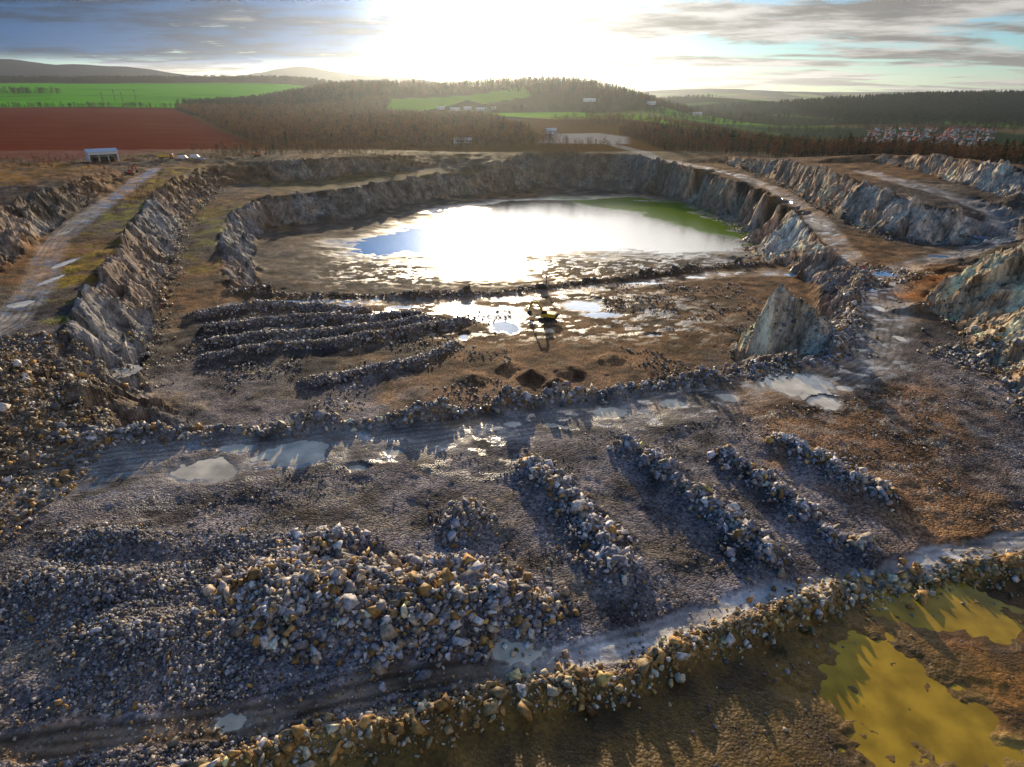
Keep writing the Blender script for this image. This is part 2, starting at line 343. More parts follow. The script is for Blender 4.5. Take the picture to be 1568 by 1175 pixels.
c=mixc(c,C3(.13,.12,.015),veg3*ss(nB,.4,.6)*.85)
veg4=zone([(-120,335),(-60,400),(-10,436),(-5,450),(-60,425),(-100,405),(-150,375)],8,4,4)
c=mixc(c,C3(.12,.08,.014),veg4*.75)
outer=ss(y,470,500); c=mixc(c,C3(.13,.07,.02),outer)
rimg=ss(y,380,440)*(1-outer)*ss(z,26,29);c=mixc(c,C3(.14,.085,.022),rimg*.8)
rock=np.zeros_like(c)+C3(.28,.262,.245)
rightw=ss(x,92,110)*ss(y,105,140); rock=mixc(rock,C3(.58,.47,.34),rightw)  # right-hand walls: pale rock, albedo raised to carry their lit look
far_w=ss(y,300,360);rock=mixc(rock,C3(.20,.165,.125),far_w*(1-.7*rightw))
spur=ss(x,80,90)*ss(-y,-165,-140)*ss(y,60,80);rock=mixc(rock,C3(.78,.59,.36),spur)
wc=np.exp(-((x-103)/14)**2-((y-232)/35)**2);rock=mixc(rock,C3(.82,.71,.55),np.clip(wc*1.6,0,1))
pn=np.exp(-((x-58)/12)**2-((y-128)/12)**2);rock=mixc(rock,C3(.68,.54,.36),np.clip(pn*1.5,0,1))
mud_=ss(-x,125,140)*ss(y,100,140)*ss(-y,-380,-330);rock=mixc(rock,C3(.16,.11,.05),mud_*ss(-x,150,165)*.7)
sandy=ss(x,100,112)*ss(-y,-165,-140);c=mixc(c,C3(.52,.34,.15),sandy*.8)
clf=ss(sl0+.25*(nB-.5),.24,.6)*inq*near
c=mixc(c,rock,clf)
lsz=ss(-x,57,63)*ss(-y,-112,-98)*inq; c=mixc(c,C3(.14,.085,.035),lsz*.7)
c=mixc(c,C3(.29,.25,.205),road*(.5+.5*nB)*near*(1-.3*fg))
lrw=lr*ss(x+6*(nB-.5),-4,5)
c=mixc(c,C3(.44,.42,.39),lrw*(.55+.45*ss(nC,.4,.6)))
c=mixc(c,C3(.19,.12,.06),(lr-lrw)*.7)
c=mixc(c,C3(.150,.078,.010),inA*1.*near)
c=mixc(c,C3(.25,.15,.03),inA*ss(nA,.46,.66)*near)
c=mixc(c,C3(.28,.16,.04),bm*ss(-y,-66,-55)*.6)
och=np.exp(-((x+3)/6)**2-((y-90)/1.6)**2)+np.exp(-((x-112)/6)**2-((y-158)/4)**2)+np.exp(-((x-97)/9)**2-((y-150)/4)**2)*.8
c=mixc(c,C3(.36,.14,.025),np.clip(och,0,1)*.8)
c=mixc(c,C3(.115,.105,.105),np.clip(heap,0,1)*.7)
for l,wd,am in ((lrd,2.2,.45),(mrd,6,.3),(brd,3.5,.3),(road_left,3.4,.4),(rdt,4,.3),(Brd,3,.3)):
    d=dline(x,y,[p[:2] for p in l],8);tr=np.sin(d*5.2+5*(fbm(x/7,y/7,2,4)-.5))*(1-ss(d,wd*.8,wd*1.3))*near*ss(nA,.3,.5)
    c=c*(1+am*tr)[:,None]
c=c*np.where(near>.01,np.maximum(.35,1+near*(2.4*(nE-.5))),1)[:,None]
ochm=np.clip(near*(.6-.15*clf+.5*lsz)*(1-lr)*(1-.6*spur),0,1)*ss(nD+.5*(nB-.5),.47,.62)
c=c*(1-ochm[:,None]*(1-C3(1.4,.88,.45)))
wp=ss(nC,.60,.66)*np.clip(road+.5*fg*(1-inA)*ss(nA,.45,.6),0,1)*near*(1-clf)
wp2=ss(nC,.56,.64)*ss(-np.abs(y-158),-28,-10)*ss(-np.abs(x+5),-70,-40)*.9; wp=np.maximum(wp,wp2*(1-clf))
wp=np.maximum(wp,ss(nC,.55,.62)*ss(-np.abs(y-235),-40,-10)*ss(-np.abs(x-10),-90,-60)*(1-clf))
c=mixc(c,C3(.05,.04,.03),wet*.6*(1-inA*.6)*(1-fg))
c=mixc(c,C3(.26,.22,.16),wet*fg*.6*(1-inA))
c=mixc(c,C3(.22,.18,.13),wp*.5)
grn=sdp(x,y,[(60,410),(100,395),(112,335),(112,290),(98,290),(92,330),(70,385),(20,395),(20,410)],20)
grn=ss(grn+8*(nB-.5),-3,4)*ss(-z,-13,-11.5); c=mixc(c,C3(.07,.12,.02),grn)
def zonef(P,R=60,soft=8): return ss(sdp(x,y,P,R),-soft/2,soft/2)
pl=zonef([(-215,470),(-189,506),(-713,1440),(-1700,1440),(-1200,700),(-600,420),(-300,405),(-262,372),(-255,440)])
c=mixc(c,C3(.155,.034,.016),pl)
c=mixc(c,C3(.21,.066,.03),pl*ss(vn(x/90+y/7,y/90-x/60,2),.5,.7)*.4)
gr=zonef([(-713,1470),(-560,1650),(-640,2550),(-3000,2650),(-2600,1500),(-1500,1450)],80,10)
c=mixc(c,C3(.10,.42,.004),gr)
c=mixc(c,C3(.06,.28,.004),gr*ss(fbm(x/300,y/60,3,2),.5,.6)*.6)
farm=ss(y,1000,1100)*(1-pl)*(1-gr)
u_=(x*.94+y*.3+120*fbm(x/600,y/600,2,1))/330; v_=(y*.94-x*.3+150*fbm(x/500,y/500,2,4))/420
ii=np.floor(u_+.35*np.floor(v_)).astype(int); jj=np.floor(v_).astype(int)
hsh=TB[3][(ii*7+3)&255,(jj*13+5)&255]
pc=np.zeros_like(c)+C3(.030,.044,.018)
for lo,hi,cc in ((.0,.26,(.14,.33,.02)),(.26,.34,(.17,.12,.05)),(.34,.46,(.07,.13,.025)),(.46,.56,(.26,.30,.06))):
    pc[(hsh>=lo)&(hsh<hi)]=cc
c=mixc(c,pc,farm)
forest_hill=np.clip(np.exp(-((x+130)/430)**4)*np.exp(-((y-1760)/420)**2)*2.2,0,1)
c=mixc(c,C3(.055,.045,.012),ss(forest_hill,.3,.5))
for P in ([(-260,1480),(-60,1540),(-200,1290),(-250,1350)],[(-60,1290),(120,1290),(210,1180),(60,1170),(-40,1200)],[(-120,1500),(30,1600),(40,1480),(-60,1430)],[(180,1230),(330,1180),(300,1040),(200,1100)]):
    c=mixc(c,C3(.20,.44,.015),zonef(P,30,8))
rw=np.clip(np.exp(-((x-1600)/900)**2-((y-2350)/620)**2)*1.8,0,1); c=mixc(c,C3(.02,.04,.02),ss(rw,.4,.6)*ss(y,1300,1500))
c=mixc(c,C3(.004,.016,.036),ss(z,40,65)*ss(y,2900,3600))  # far ridges: blue of distant air painted into the ground colour
yard=zonef([(22,560),(95,550),(110,640),(90,700),(40,690)],20,10);c=mixc(c,C3(.42,.38,.33),yard*.9)
trk=1-ss(dline(x,y,[(96,455),(88,500),(80,560),(70,620)],14),3,7);c=mixc(c,C3(.38,.34,.28),trk*.8)
vil=ss(x,440,480)*ss(-x,-900,-840)*ss(y,860,900)*ss(-y,-1340,-1280);c=mixc(c,C3(.03,.05,.02),vil)
rgh=.82-.30*road*near*ss(nB,.4,.7)-.45*wet-.30*lrw
rgh=np.where(inA,.5,rgh); rgh=rgh*(1-wp)+.14*wp; rgh=np.clip(np.where(y>480,.95,rgh),.13,.95)
grav=np.clip(near*(1-.55*road)*(1-lr)*(1-inA*.6)*(1-wet)*(1-veg)*(1-clf),0,1)
ny,nx=shp; idx=np.arange(nx*ny).reshape(ny,nx)
q=np.stack([idx[:-1,:-1],idx[:-1,1:],idx[1:,1:],idx[1:,:-1]],-1).reshape(-1,4)
smf=(clf[q[:,0]]<.35)
terrain=newmesh('terrain_ground',np.stack([x,y,z],1),q,[GM],smf,np.column_stack([np.clip(c,.004,.82),rgh]),np.column_stack([grav,ochm,clf,np.ones(len(x))]))
# ---------------------------------------------------------------- water
def water_mat(name,col,rough=.03,wave=.02,alg=False):
    m=mat(name,col,rough);nt=m.node_tree;b=nt.nodes['Principled BSDF'];b.inputs['IOR'].default_value=1.33;b.inputs['Specular IOR Level'].default_value=.5
    tc=nt.nodes.new('ShaderNodeTexCoord');t=nt.nodes.new('ShaderNodeTexNoise');t.inputs['Scale'].default_value=1.3;t.inputs['Detail'].default_value=3
    nt.links.new(tc.outputs['Object'],t.inputs['Vector'])
    bp=nt.nodes.new('ShaderNodeBump');bp.inputs['Strength'].default_value=.5;bp.inputs['Distance'].default_value=wave;nt.links.new(t.outputs['Fac'],bp.inputs['Height']);nt.links.new(bp.outputs[0],b.inputs['Normal'])
    t2=nt.nodes.new('ShaderNodeTexNoise');t2.inputs['Scale'].default_value=.35;t2.inputs['Detail'].default_value=5;nt.links.new(tc.outputs['Object'],t2.inputs['Vector'])
    mr=nt.nodes.new('ShaderNodeMapRange');mr.inputs[1].default_value=.35;mr.inputs[2].default_value=.65;nt.links.new(t2.outputs['Fac'],mr.inputs[0])
    mx=nt.nodes.new('ShaderNodeMix');mx.data_type='RGBA';nt.links.new(mr.outputs[0],mx.inputs[0]);mx.inputs[6].default_value=(*[k*.66 for k in col],1);mx.inputs[7].default_value=(*[min(.9,k*1.2) for k in col],1)
    out=mx.outputs[2]
    if alg:   # algae in the sheltered corner of the pond
        at=nt.nodes.new('ShaderNodeAttribute');at.attribute_name='Col';m2=nt.nodes.new('ShaderNodeMix');m2.data_type='RGBA'
        sp=nt.nodes.new('ShaderNodeSeparateColor');nt.links.new(at.outputs['Color'],sp.inputs[0]);nt.links.new(sp.outputs[0],m2.inputs[0]);nt.links.new(out,m2.inputs[6]);m2.inputs[7].default_value=(.12,.20,.006,1);out=m2.outputs[2]
        ml=nt.nodes.new('ShaderNodeMath');ml.operation='MULTIPLY_ADD';nt.links.new(sp.outputs[0],ml.inputs[0]);ml.inputs[1].default_value=.1;ml.inputs[2].default_value=rough;nt.links.new(ml.outputs[0],b.inputs['Roughness'])
        ml=nt.nodes.new('ShaderNodeMath');ml.operation='MULTIPLY_ADD';nt.links.new(sp.outputs[0],ml.inputs[0]);ml.inputs[1].default_value=-.49;ml.inputs[2].default_value=.5;nt.links.new(ml.outputs[0],b.inputs['Specular IOR Level'])
    nt.links.new(out,b.inputs['Base Color'])
    return m
WM_l=water_mat('lake_water',(.11,.10,.065),.075,.08,True)
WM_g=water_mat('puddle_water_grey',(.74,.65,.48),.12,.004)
WM_b=water_mat('puddle_water_skyblue',(.10,.26,.46),.05,.004)  # blue sky reflection painted into the base colour of clear water
WM_y=water_mat('puddle_water_ochre',(.50,.31,.03),.12,.01)
g=np.linspace(-95,118,60);h=np.linspace(205,425,60);gx,gy=np.meshgrid(g,h);gx=gx.ravel();gy=gy.ravel()
ga=ss(sdp(gx,gy,[(30,425),(118,425),(118,262),(102,262),(94,292),(78,318),(66,350),(36,376)],30)+9*(fbm(gx/9,gy/9,3,2)-.5),-4,5)
i2=np.arange(3600).reshape(60,60)
newmesh('quarry_lake_water',np.stack([gx,gy,np.full(3600,9.7)],1),np.stack([i2[:-1,:-1],i2[:-1,1:],i2[1:,1:],i2[1:,:-1]],-1).reshape(-1,4),[WM_l],True,np.column_stack([ga,ga,ga,ga*0+1]))
cells={}
for k,(cx,cy,a,b,zw) in enumerate(PW):
    for i in range(int((cx-1.7*a)*2),int((cx+1.7*a)*2)+1):
        for j in range(int((cy-1.7*b)*2),int((cy+1.7*b)*2)+1):
            d=math.hypot((i/2+.25-cx)/a,(j/2+.25-cy)/b)
            if d<1.62 and (cells.get((i,j)) is None or cells[(i,j)][0]>d): cells[(i,j)]=(d,k)
by={}
for (i,j),(d,k) in cells.items(): by.setdefault(k,[]).append((i,j))
for k,cl_ in by.items():
    cx,cy,a,b,zw=PW[k];V=[];F=[]
    for i,j in cl_:
        n0=len(V);V+= [(i/2,j/2,zw),(i/2+.5,j/2,zw),(i/2+.5,j/2+.5,zw),(i/2,j/2+.5,zw)];F.append((n0,n0+1,n0+2,n0+3))
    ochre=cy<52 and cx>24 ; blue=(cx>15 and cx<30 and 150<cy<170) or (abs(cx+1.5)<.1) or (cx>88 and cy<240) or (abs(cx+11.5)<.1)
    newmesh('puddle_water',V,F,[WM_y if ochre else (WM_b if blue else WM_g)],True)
# ---------------------------------------------------------------- rocks
def hull():
    bm_=bmesh.new(); 
    for _ in range(12):
        p=np.random.default_rng(random.randrange(10**6)).uniform(-1,1,3); k=max(abs(p)); p=p/k*(.75+.25*random.random()) if random.random()<.8 else p
        bm_.verts.new(p)
    rr=bmesh.ops.convex_hull(bm_,input=bm_.verts[:])
    bmesh.ops.delete(bm_,geom=[g for g in rr['geom_interior'] if isinstance(g,bmesh.types.BMVert)],context='VERTS')
    bmesh.ops.triangulate(bm_,faces=bm_.faces[:]);bm_.verts.index_update()
    v=np.array([t.co[:] for t in bm_.verts]);f=np.array([[t.index for t in ff.verts] for ff in bm_.faces]);bm_.free();return v,f
HU=[hull() for _ in range(14)]
rm=bpy.data.materials.new('blasted_rock');rm.use_nodes=True;nt=rm.node_tree;b=nt.nodes['Principled BSDF'];b.inputs['Roughness'].default_value=.6;b.inputs['Specular IOR Level'].default_value=.3
at=nt.nodes.new('ShaderNodeAttribute');at.attribute_name='Col';tcn=nt.nodes.new('ShaderNodeTexCoord')
t=nt.nodes.new('ShaderNodeTexNoise');t.inputs['Scale'].default_value=2.6;t.inputs['Detail'].default_value=4;nt.links.new(tcn.outputs['Object'],t.inputs['Vector'])
mr=nt.nodes.new('ShaderNodeMapRange');mr.inputs[1].default_value=.3;mr.inputs[2].default_value=.7;mr.inputs[3].default_value=.5;mr.inputs[4].default_value=1.45;nt.links.new(t.outputs['Fac'],mr.inputs[0])
mx=nt.nodes.new('ShaderNodeMix');mx.data_type='RGBA';mx.blend_type='MULTIPLY';mx.inputs[0].default_value=1;nt.links.new(at.outputs['Color'],mx.inputs[6]);nt.links.new(mr.outputs[0],mx.inputs[7]);nt.links.new(mx.outputs[2],b.inputs['Base Color'])
bp=nt.nodes.new('ShaderNodeBump');bp.inputs['Distance'].default_value=.1;bp.inputs['Strength'].default_value=.6;nt.links.new(t.outputs['Fac'],bp.inputs['Height']);nt.links.new(bp.outputs[0],b.inputs['Normal'])
def rocks(name,x,y,s,ochre=.1,tone=(.25,.245,.265),up=.15,var=.45):
    n=len(x)
    if n==0: return
    z=H(x,y)+s*up
    R=rng.normal(size=(n,4));R/=np.linalg.norm(R,axis=1)[:,None];w_,a,b_,c_=R.T
    M=np.stack([1-2*(b_*b_+c_*c_),2*(a*b_-c_*w_),2*(a*c_+b_*w_),2*(a*b_+c_*w_),1-2*(a*a+c_*c_),2*(b_*c_-a*w_),2*(a*c_-b_*w_),2*(b_*c_+a*w_),1-2*(a*a+b_*b_)],1).reshape(n,3,3)
    S=(s[:,None]*.5*rng.uniform(.45,1.35,(n,3)))
    col=1.15*np.array(tone)[None]*C3(1.03,1,.92)*np.exp(rng.normal(0,var,n))[:,None]*np.ones((n,3))
    o=rng.random(n)<.35; col[o]*=np.array([1.2,1.0,.68])
    o=rng.random(n)<ochre; col[o]=np.array([.36,.20,.06])[None]*np.exp(rng.normal(0,.4,o.sum()))[:,None]
    o=rng.random(n)<.08; col[o]=np.array([.68,.61,.53])
    col=np.clip(col,.02,.7)
    V=[];F=[];K=[];off=0;kind=rng.integers(0,len(HU),n)
    for k,(hv,hf) in enumerate(HU):
        m=np.nonzero(kind==k)[0]
        if len(m)==0: continue
        p=np.einsum('nij,nkj->nki',M[m],hv[None]*S[m][:,None,:]); p+=np.stack([x[m],y[m],z[m]],1)[:,None,:]
        V.append(p.reshape(-1,3)); F.append((hf[None]+(np.arange(len(m))*len(hv))[:,None,None]+off).reshape(-1,3)); off+=len(m)*len(hv)
        K.append(np.repeat(col[m],len(hv),0))
    K=np.concatenate(K); newmesh(name,np.concatenate(V),np.concatenate(F),[rm],False,np.column_stack([K,np.ones(len(K))]))
def lsz_(n,med,sig,lo,hi): return np.clip(med*np.exp(rng.normal(0,sig,n)),lo,hi)
def alongl(l,n,w):
    l=np.array([p[:2] for p in l],float);d=np.hypot(*(l[1:]-l[:-1]).T);cs=np.r_[0,np.cumsum(d)];t=rng.random(n)*cs[-1];i=np.clip(np.searchsorted(cs,t)-1,0,len(d)-1)
    f=((t-cs[i])/d[i])[:,None];p=l[i]*(1-f)+l[i+1]*f+rng.normal(0,w,(n,2));return p[:,0],p[:,1]
xs,ys_=[],[]
for (cx,cy,a,b_) in heaps[:NH]:
    n=int(a*b_*30);th=rng.random(n)*6.283;rr=np.abs(rng.normal(0,.60,n));xs.append(cx+a*rr*np.cos(th));ys_.append(cy+b_*rr*np.sin(th))
xs=np.concatenate(xs);ys_=np.concatenate(ys_);rocks('blasted_rock_heaps',xs,ys_,lsz_(len(xs),.46,.45,.2,1.5),.12,(.25,.24,.275))
n=9500;px=rng.uniform(-35,9,n);py=rng.uniform(38,60,n);s=sdp(px,py,P1,8)+1.6*(vn(px/3,py/3,1)-.5);m=s>-.3*rng.exponential(1,n)*2
rocks('blasted_rock_pile',px[m],py[m],lsz_(m.sum(),.48,.46,.2,1.7),.17,(.27,.25,.265),.25)
xs,ys_=[],[]
for (cx,cy,a,b_) in heaps[NH:]:
    n=int(a*b_*32);th=rng.random(n)*6.283;rr=np.abs(rng.normal(0,.7,n));xs.append(cx+a*rr*np.cos(th));ys_.append(cy+b_*rr*np.sin(th))
xs=np.concatenate(xs);ys_=np.concatenate(ys_);rocks('crushed_stone_heap',xs,ys_,lsz_(len(xs),.31,.35,.13,.9),.04,(.17,.172,.205))
n=56000;px=rng.uniform(-64,95,n);py=30+rng.random(n)**1.3*75;den=fbm(px/7,py/7,3,6)
z_,_,rd_,lr_,hp_,bm_,wt_,iA_,_,_,_=H(px,py,True)
keep=(den+.12*np.clip(hp_,0,1)>.52+.3*rng.random(n)*rng.random(n)+.25*rd_)&(lr_<.3)&(wt_<.3)&(rd_<.6)&~(iA_&(rng.random(n)<.93))&(abs(px)<.9*py+20)
rocks('loose_stones',px[keep],py[keep],lsz_(keep.sum(),.20,.42,.1,.7),.08,(.18,.172,.185),.1)
n=11000;px=rng.uniform(-50,-22,n);py=rng.uniform(31,58,n);keep=(vn(px/5,py/5,4)>.33)
keep&=dline(px,py,lrd,8)>2; rocks('crushed_stone_field',px[keep],py[keep],lsz_(keep.sum(),.26,.35,.1,.8),.05,(.17,.175,.21),.15)
n=2500;px=rng.uniform(-55,10,n);py=30+rng.random(n)*10;keep=(dline(px,py,lrd,8)<2.2)&(px<-2);rocks('loose_stones',px[keep],py[keep],lsz_(keep.sum(),.2,.4,.1,.6),.25,(.22,.2,.19),.1)
a,b2=alongl(Acr,4200,1.2);rocks('rock_berm',a,b2,lsz_(len(a),.5,.45,.2,1.6),.12,(.2,.2,.225))
a,b2=alongl([(-66,79),(-42,85),(-19,88),(-4,92),(12,97),(34,103),(50,108)],3000,1.5);rocks('rock_berm',a,b2,lsz_(len(a),.5,.4,.2,1.3),.06,(.16,.16,.185))
a,b2=alongl(Bcr,2200,1.5);rocks('rock_berm',a,b2,lsz_(len(a),.5,.35,.3,1.3),.05,(.12,.115,.12))
a,b2=alongl(lbm,4200,1.1);rocks('rock_berm',a,b2,lsz_(len(a),.30,.6,.1,1.5),.4,(.30,.26,.19))
a,b2=alongl([(59,55),(25,47),(4,39),(-23,31)],300,2.6);rocks('scattered_boulders',a,b2,lsz_(len(a),.26,.5,.12,1.0),.3,(.3,.28,.24))
for k,l in enumerate(rows):
    a,b2=alongl(l,1900 if k<4 else 1500,1.15);rocks('rock_windrow',a,b2,lsz_(len(a),.45,.35,.25,1.2),.05,(.19,.18,.20))
n=6000;px=rng.uniform(-75,0,n);py=rng.uniform(100,160,n);m=(fbm(px/8,py/8,3,1)>.53);rocks('loose_stones',px[m],py[m],lsz_(m.sum(),.36,.4,.2,1.0),.05,(.15,.14,.15))
n=3500;px=rng.uniform(25,70,n);py=rng.uniform(110,185,n);m=(fbm(px/8,py/8,3,1)>.52);rocks('loose_stones',px[m],py[m],lsz_(m.sum(),.4,.4,.2,1.0),.05,(.15,.145,.16))
n=9500;px=rng.uniform(-104,-56,n);py=rng.uniform(50,112,n);m=(px<-57-(py-55)*.1-np.maximum(0,py-78)*.55+2)
rocks('rock_slope_debris',px[m],py[m],lsz_(m.sum(),.40,.5,.18,1.6),.25,(.15,.135,.12))
for l,n,wd,oc in ((c1toe,1500,2.5,.05),(spt,500,2.2,.3),(rut,900,2.2,.1),(flt[10:],600,2,.1),(pin,250,5,.15),([(96,160),(110,165),(104,176),(92,175)],300,2,.3),([(86,112),(90,106)],350,3.2,.1)):
    a,b2=alongl(l,n,wd);rocks('talus_rocks',a,b2,lsz_(len(a),.55,.4,.3,1.7),oc,(.2,.19,.18))
# ---------------------------------------------------------------- trees
def tree_mesh(kind,seed):
    R=random.Random(seed);V=[];F=[];MI=[]
    def tri(a,b,c,m): i=len(V);V.extend([a,b,c]);F.append((i,i+1,i+2));MI.append(m)
    def limb(p,q,r0,r1):
        p=Vector(p);q=Vector(q);d=(q-p).normalized();u=d.orthogonal().normalized();w=d.cross(u)
        for k in range(4):
            a0,a1=k*math.pi/2,(k+1)*math.pi/2
            A=p+(u*math.cos(a0)+w*math.sin(a0))*r0;B=p+(u*math.cos(a1)+w*math.sin(a1))*r0;C=q+(u*math.cos(a1)+w*math.sin(a1))*r1;D=q+(u*math.cos(a0)+w*math.sin(a0))*r1
            tri(A,B,C,0);tri(A,C,D,0)
    if kind=='bare':
        limb((0,0,-.03),(0.02,0,.55),.018,.009);limb((0.02,0,.5),(0,.02,.92),.009,.003)
        tips=[]
        for k in range(8):
            a=R.random()*6.28;h=.2+.5*R.random();l=.18+.16*R.random();q=(math.cos(a)*l,math.sin(a)*l,h+.12+.22*R.random());limb((0,0,h),q,.008,.003);tips.append(q)
        for k in range(110):
            q=R.choice(tips+[(0,0,.85)]);p=Vector((q[0]+R.gauss(0,.085),q[1]+R.gauss(0,.085),q[2]+R.gauss(0,.09)))
            d=Vector((R.gauss(0,1),R.gauss(0,1),R.gauss(.7,.8))).normalized()*R.uniform(.04,.09);e=d.orthogonal().normalized()*R.uniform(.008,.022)
            tri(p-e,p+e,p+d,1 if R.random()<.75 else 2)
    else:
        limb((0,0,-.03),(0,0,.95),.018,.003)
        for k in range(130):
            t=R.random()**.8;h=.12+.86*t
            rad=(.20*(1-t)+.02)*R.uniform(.5,1.15) if kind=='fir' else .23*math.sqrt(max(0,1-((h-.6)/.42)**2))*R.uniform(.5,1.1)
            a=R.random()*6.28;p=Vector((math.cos(a)*rad,math.sin(a)*rad,h));d=Vector((math.cos(a),math.sin(a),-.4 if kind=='fir' else R.uniform(-.5,.8)))*R.uniform(.04,.09)
            e=Vector((-math.sin(a),math.cos(a),R.uniform(-.5,.5)))*R.uniform(.03,.055)
            tri(p-e-d*.4,p+e-d*.4,p+d,1 if R.random()<.6 else 2)
    return V,F,MI
bark=mat('bark',(.09,.06,.045),.9,spec=.1)
tw1=mat('twigs_brown',(.27,.11,.04),.9,spec=.1);tw2=mat('twigs_ochre',(.46,.27,.06),.9,spec=.1)
fg1=mat('needles_dark',(.022,.045,.016),.9,spec=.1);fg2=mat('needles_light',(.055,.09,.022),.9,spec=.1)
hg1=mat('hedge_dark',(.06,.06,.02),.9,spec=.1);hg2=mat('hedge_light',(.18,.145,.025),.9,spec=.1)
def forest(name,kind,seed,x,y,h,mats):
    n=len(x)
    if n==0:return
    z=H(x,y)-.2
    th=rng.random(n)*6.283;s=h/2*math.sqrt(2)
    v=np.stack([np.stack([x+s*np.cos(th+k*math.pi/2),y+s*np.sin(th+k*math.pi/2),z],1) for k in range(4)],1).reshape(-1,3)
    f=np.arange(4*n).reshape(-1,4)
    p=newmesh(name,v,f,[mats[0]])
    p.instance_type='FACES';p.use_instance_faces_scale=True;p.show_instancer_for_render=False;p.show_instancer_for_viewport=False
    V,F,MI=tree_mesh(kind,seed);newmesh('tree_'+kind,V,F,mats,False,mi=MI,parent=p)
def scat(P,sp,clump=0):
    P_=np.array(P);x0,y0=P_.min(0);x1,y1=P_.max(0);n=int((x1-x0)*(y1-y0)/sp**2)
    a=rng.uniform(x0,x1,n);b=rng.uniform(y0,y1,n);m=inpoly(a,b,P)
    if clump: m&=(fbm(a/60,b/60,3,5)>clump)
    return a[m],b[m]
F1=[(-230,465),(-189,510),(-713,1450),(-260,1480),(-240,1300),(-60,1180),(-20,980),(15,700),(20,560),(80,520),(96,500),(-10,498),(-60,492),(-100,452),(-140,432),(-175,425),(-200,440)]
a,b2=scat(F1,6.4);hh=np.where(b2<520,5,9)*rng.uniform(.6,1.35,len(a))
k=rng.integers(0,3,len(a))
for i in range(3): forest('bare_woodland','bare',20+i,a[k==i],b2[k==i],hh[k==i],[bark,tw1,tw2 if i<2 else hg2])
m=rng.random(len(a))<.06;forest('evergreen_woodland','fir',31,a[m]+3,b2[m],hh[m]*1.1,[bark,fg1,fg2])
F1b=[(-713,1440),(-480,1250),(-380,1330),(-300,1450),(-560,1640),(-700,1600)]
a,b2=scat(F1b,10);forest('evergreen_woodland','round',33,a,b2,15*rng.uniform(.7,1.3,len(a)),[bark,fg1,hg1])
F2=[(108,490),(150,455),(165,400),(185,362),(215,330),(225,270),(225,225),(330,225),(760,470),(720,600),(420,560),(300,620),(110,700)]
a,b2=scat(F2,6);hh=8.5*rng.uniform(.6,1.3,len(a));k=rng.integers(0,2,len(a))
for i in range(2): forest('bare_woodland','bare',40+i,a[k==i],b2[k==i],hh[k==i],[bark,tw1,tw2 if i else hg1])
m=rng.random(len(a))<.25;forest('evergreen_woodland','fir',35,a[m]+3,b2[m],hh[m]*1.2,[bark,fg1,fg2])
F3=[(105,620),(300,640),(420,580),(900,780),(900,860),(450,850),(300,1000),(100,1050),(40,900),(100,720)]
a,b2=scat(F3,9,.48);forest('valley_woodland','bare',45,a,b2,9*rng.uniform(.6,1.3,len(a)),[bark,tw1,hg2])
Fh=[(-520,1500),(-420,1430),(-270,1500),(-60,1560),(60,1500),(180,1450),(400,1500),(470,1700),(300,1900),(-100,2000),(-480,1950),(-560,1700)]
a,b2=scat(Fh,9.5);k=rng.random(len(a))
forest('hill_forest','fir',51,a[k<.4],b2[k<.4],16*rng.uniform(.7,1.2,(k<.4).sum()),[bark,fg1,fg2]);forest('hill_forest','bare',52,a[k>=.4],b2[k>=.4],14*rng.uniform(.7,1.2,(k>=.4).sum()),[bark,tw1,hg2])
Fr=[(720,1500),(1000,1350),(1500,1300),(2600,1700),(2600,2500),(1700,2600),(900,2300)]
a,b2=scat(Fr,15);forest('hill_forest','fir',53,a,b2,22*rng.uniform(.7,1.2,len(a)),[bark,fg1,fg2])
Fl=[(-3000,2600),(-640,2520),(-560,2700),(-900,2900),(-3200,2900)]
a,b2=scat(Fl,17);forest('hill_forest','round',54,a,b2,24*rng.uniform(.7,1.2,len(a)),[bark,fg1,hg1])
for l,n,hh in (([(-1400,1440),(-713,1455)],260,9),([(-2400,2050),(-1700,2150)],200,16),([(-1500,1960),(-1250,1900)],60,16),([(200,1100),(700,1250),(1200,1300)],200,10),([(-50,1330),(200,1300),(500,1400)],200,10),([(300,1700),(900,1800),(1600,1750)],350,12),([(100,2200),(700,2400),(1500,2700)],500,14),([(0,2900),(900,3100)],300,16)):
    a,b2=alongl(l,n,7);forest('hedgerow','round',60,a,b2,hh*rng.uniform(.6,1.3,n),[bark,hg1,fg2])
n=1400;a=rng.uniform(100,1300,n);b2=rng.uniform(950,2400,n);forest('field_trees','round',61,a,b2,9*rng.uniform(.6,1.3,n),[bark,hg1,hg2])
n=600;a=np.r_[rng.uniform(-300,-205,200),rng.uniform(-195,-160,60),rng.uniform(-140,-60,160),rng.uniform(-190,-145,180)];b2=np.r_[rng.uniform(330,400,200),rng.uniform(405,430,60),rng.uniform(425,450,160),rng.uniform(180,330,180)]
m=dline(a,b2,[p[:2] for p in road_left],30)>6;a=a[m];b2=b2[m];n=len(a)
forest('scrub','bare',70,a,b2,3.2*rng.uniform(.4,1.4,n),[bark,tw1,tw2])
pv,pf,pm=tree_mesh('round',80)
for i,(px,py) in enumerate([(-930,1560),(-905,1565),(-885,1560),(-860,1570)]):
    o=newmesh('poplar_tree',np.array([list(v) for v in pv])*np.array([[9,9,26+4*(i%2)]]),pf,[bark,hg1,hg2],False,mi=pm);o.location=(px,py,float(H(np.array([px*1.]),np.array([py*1.]))[0]))
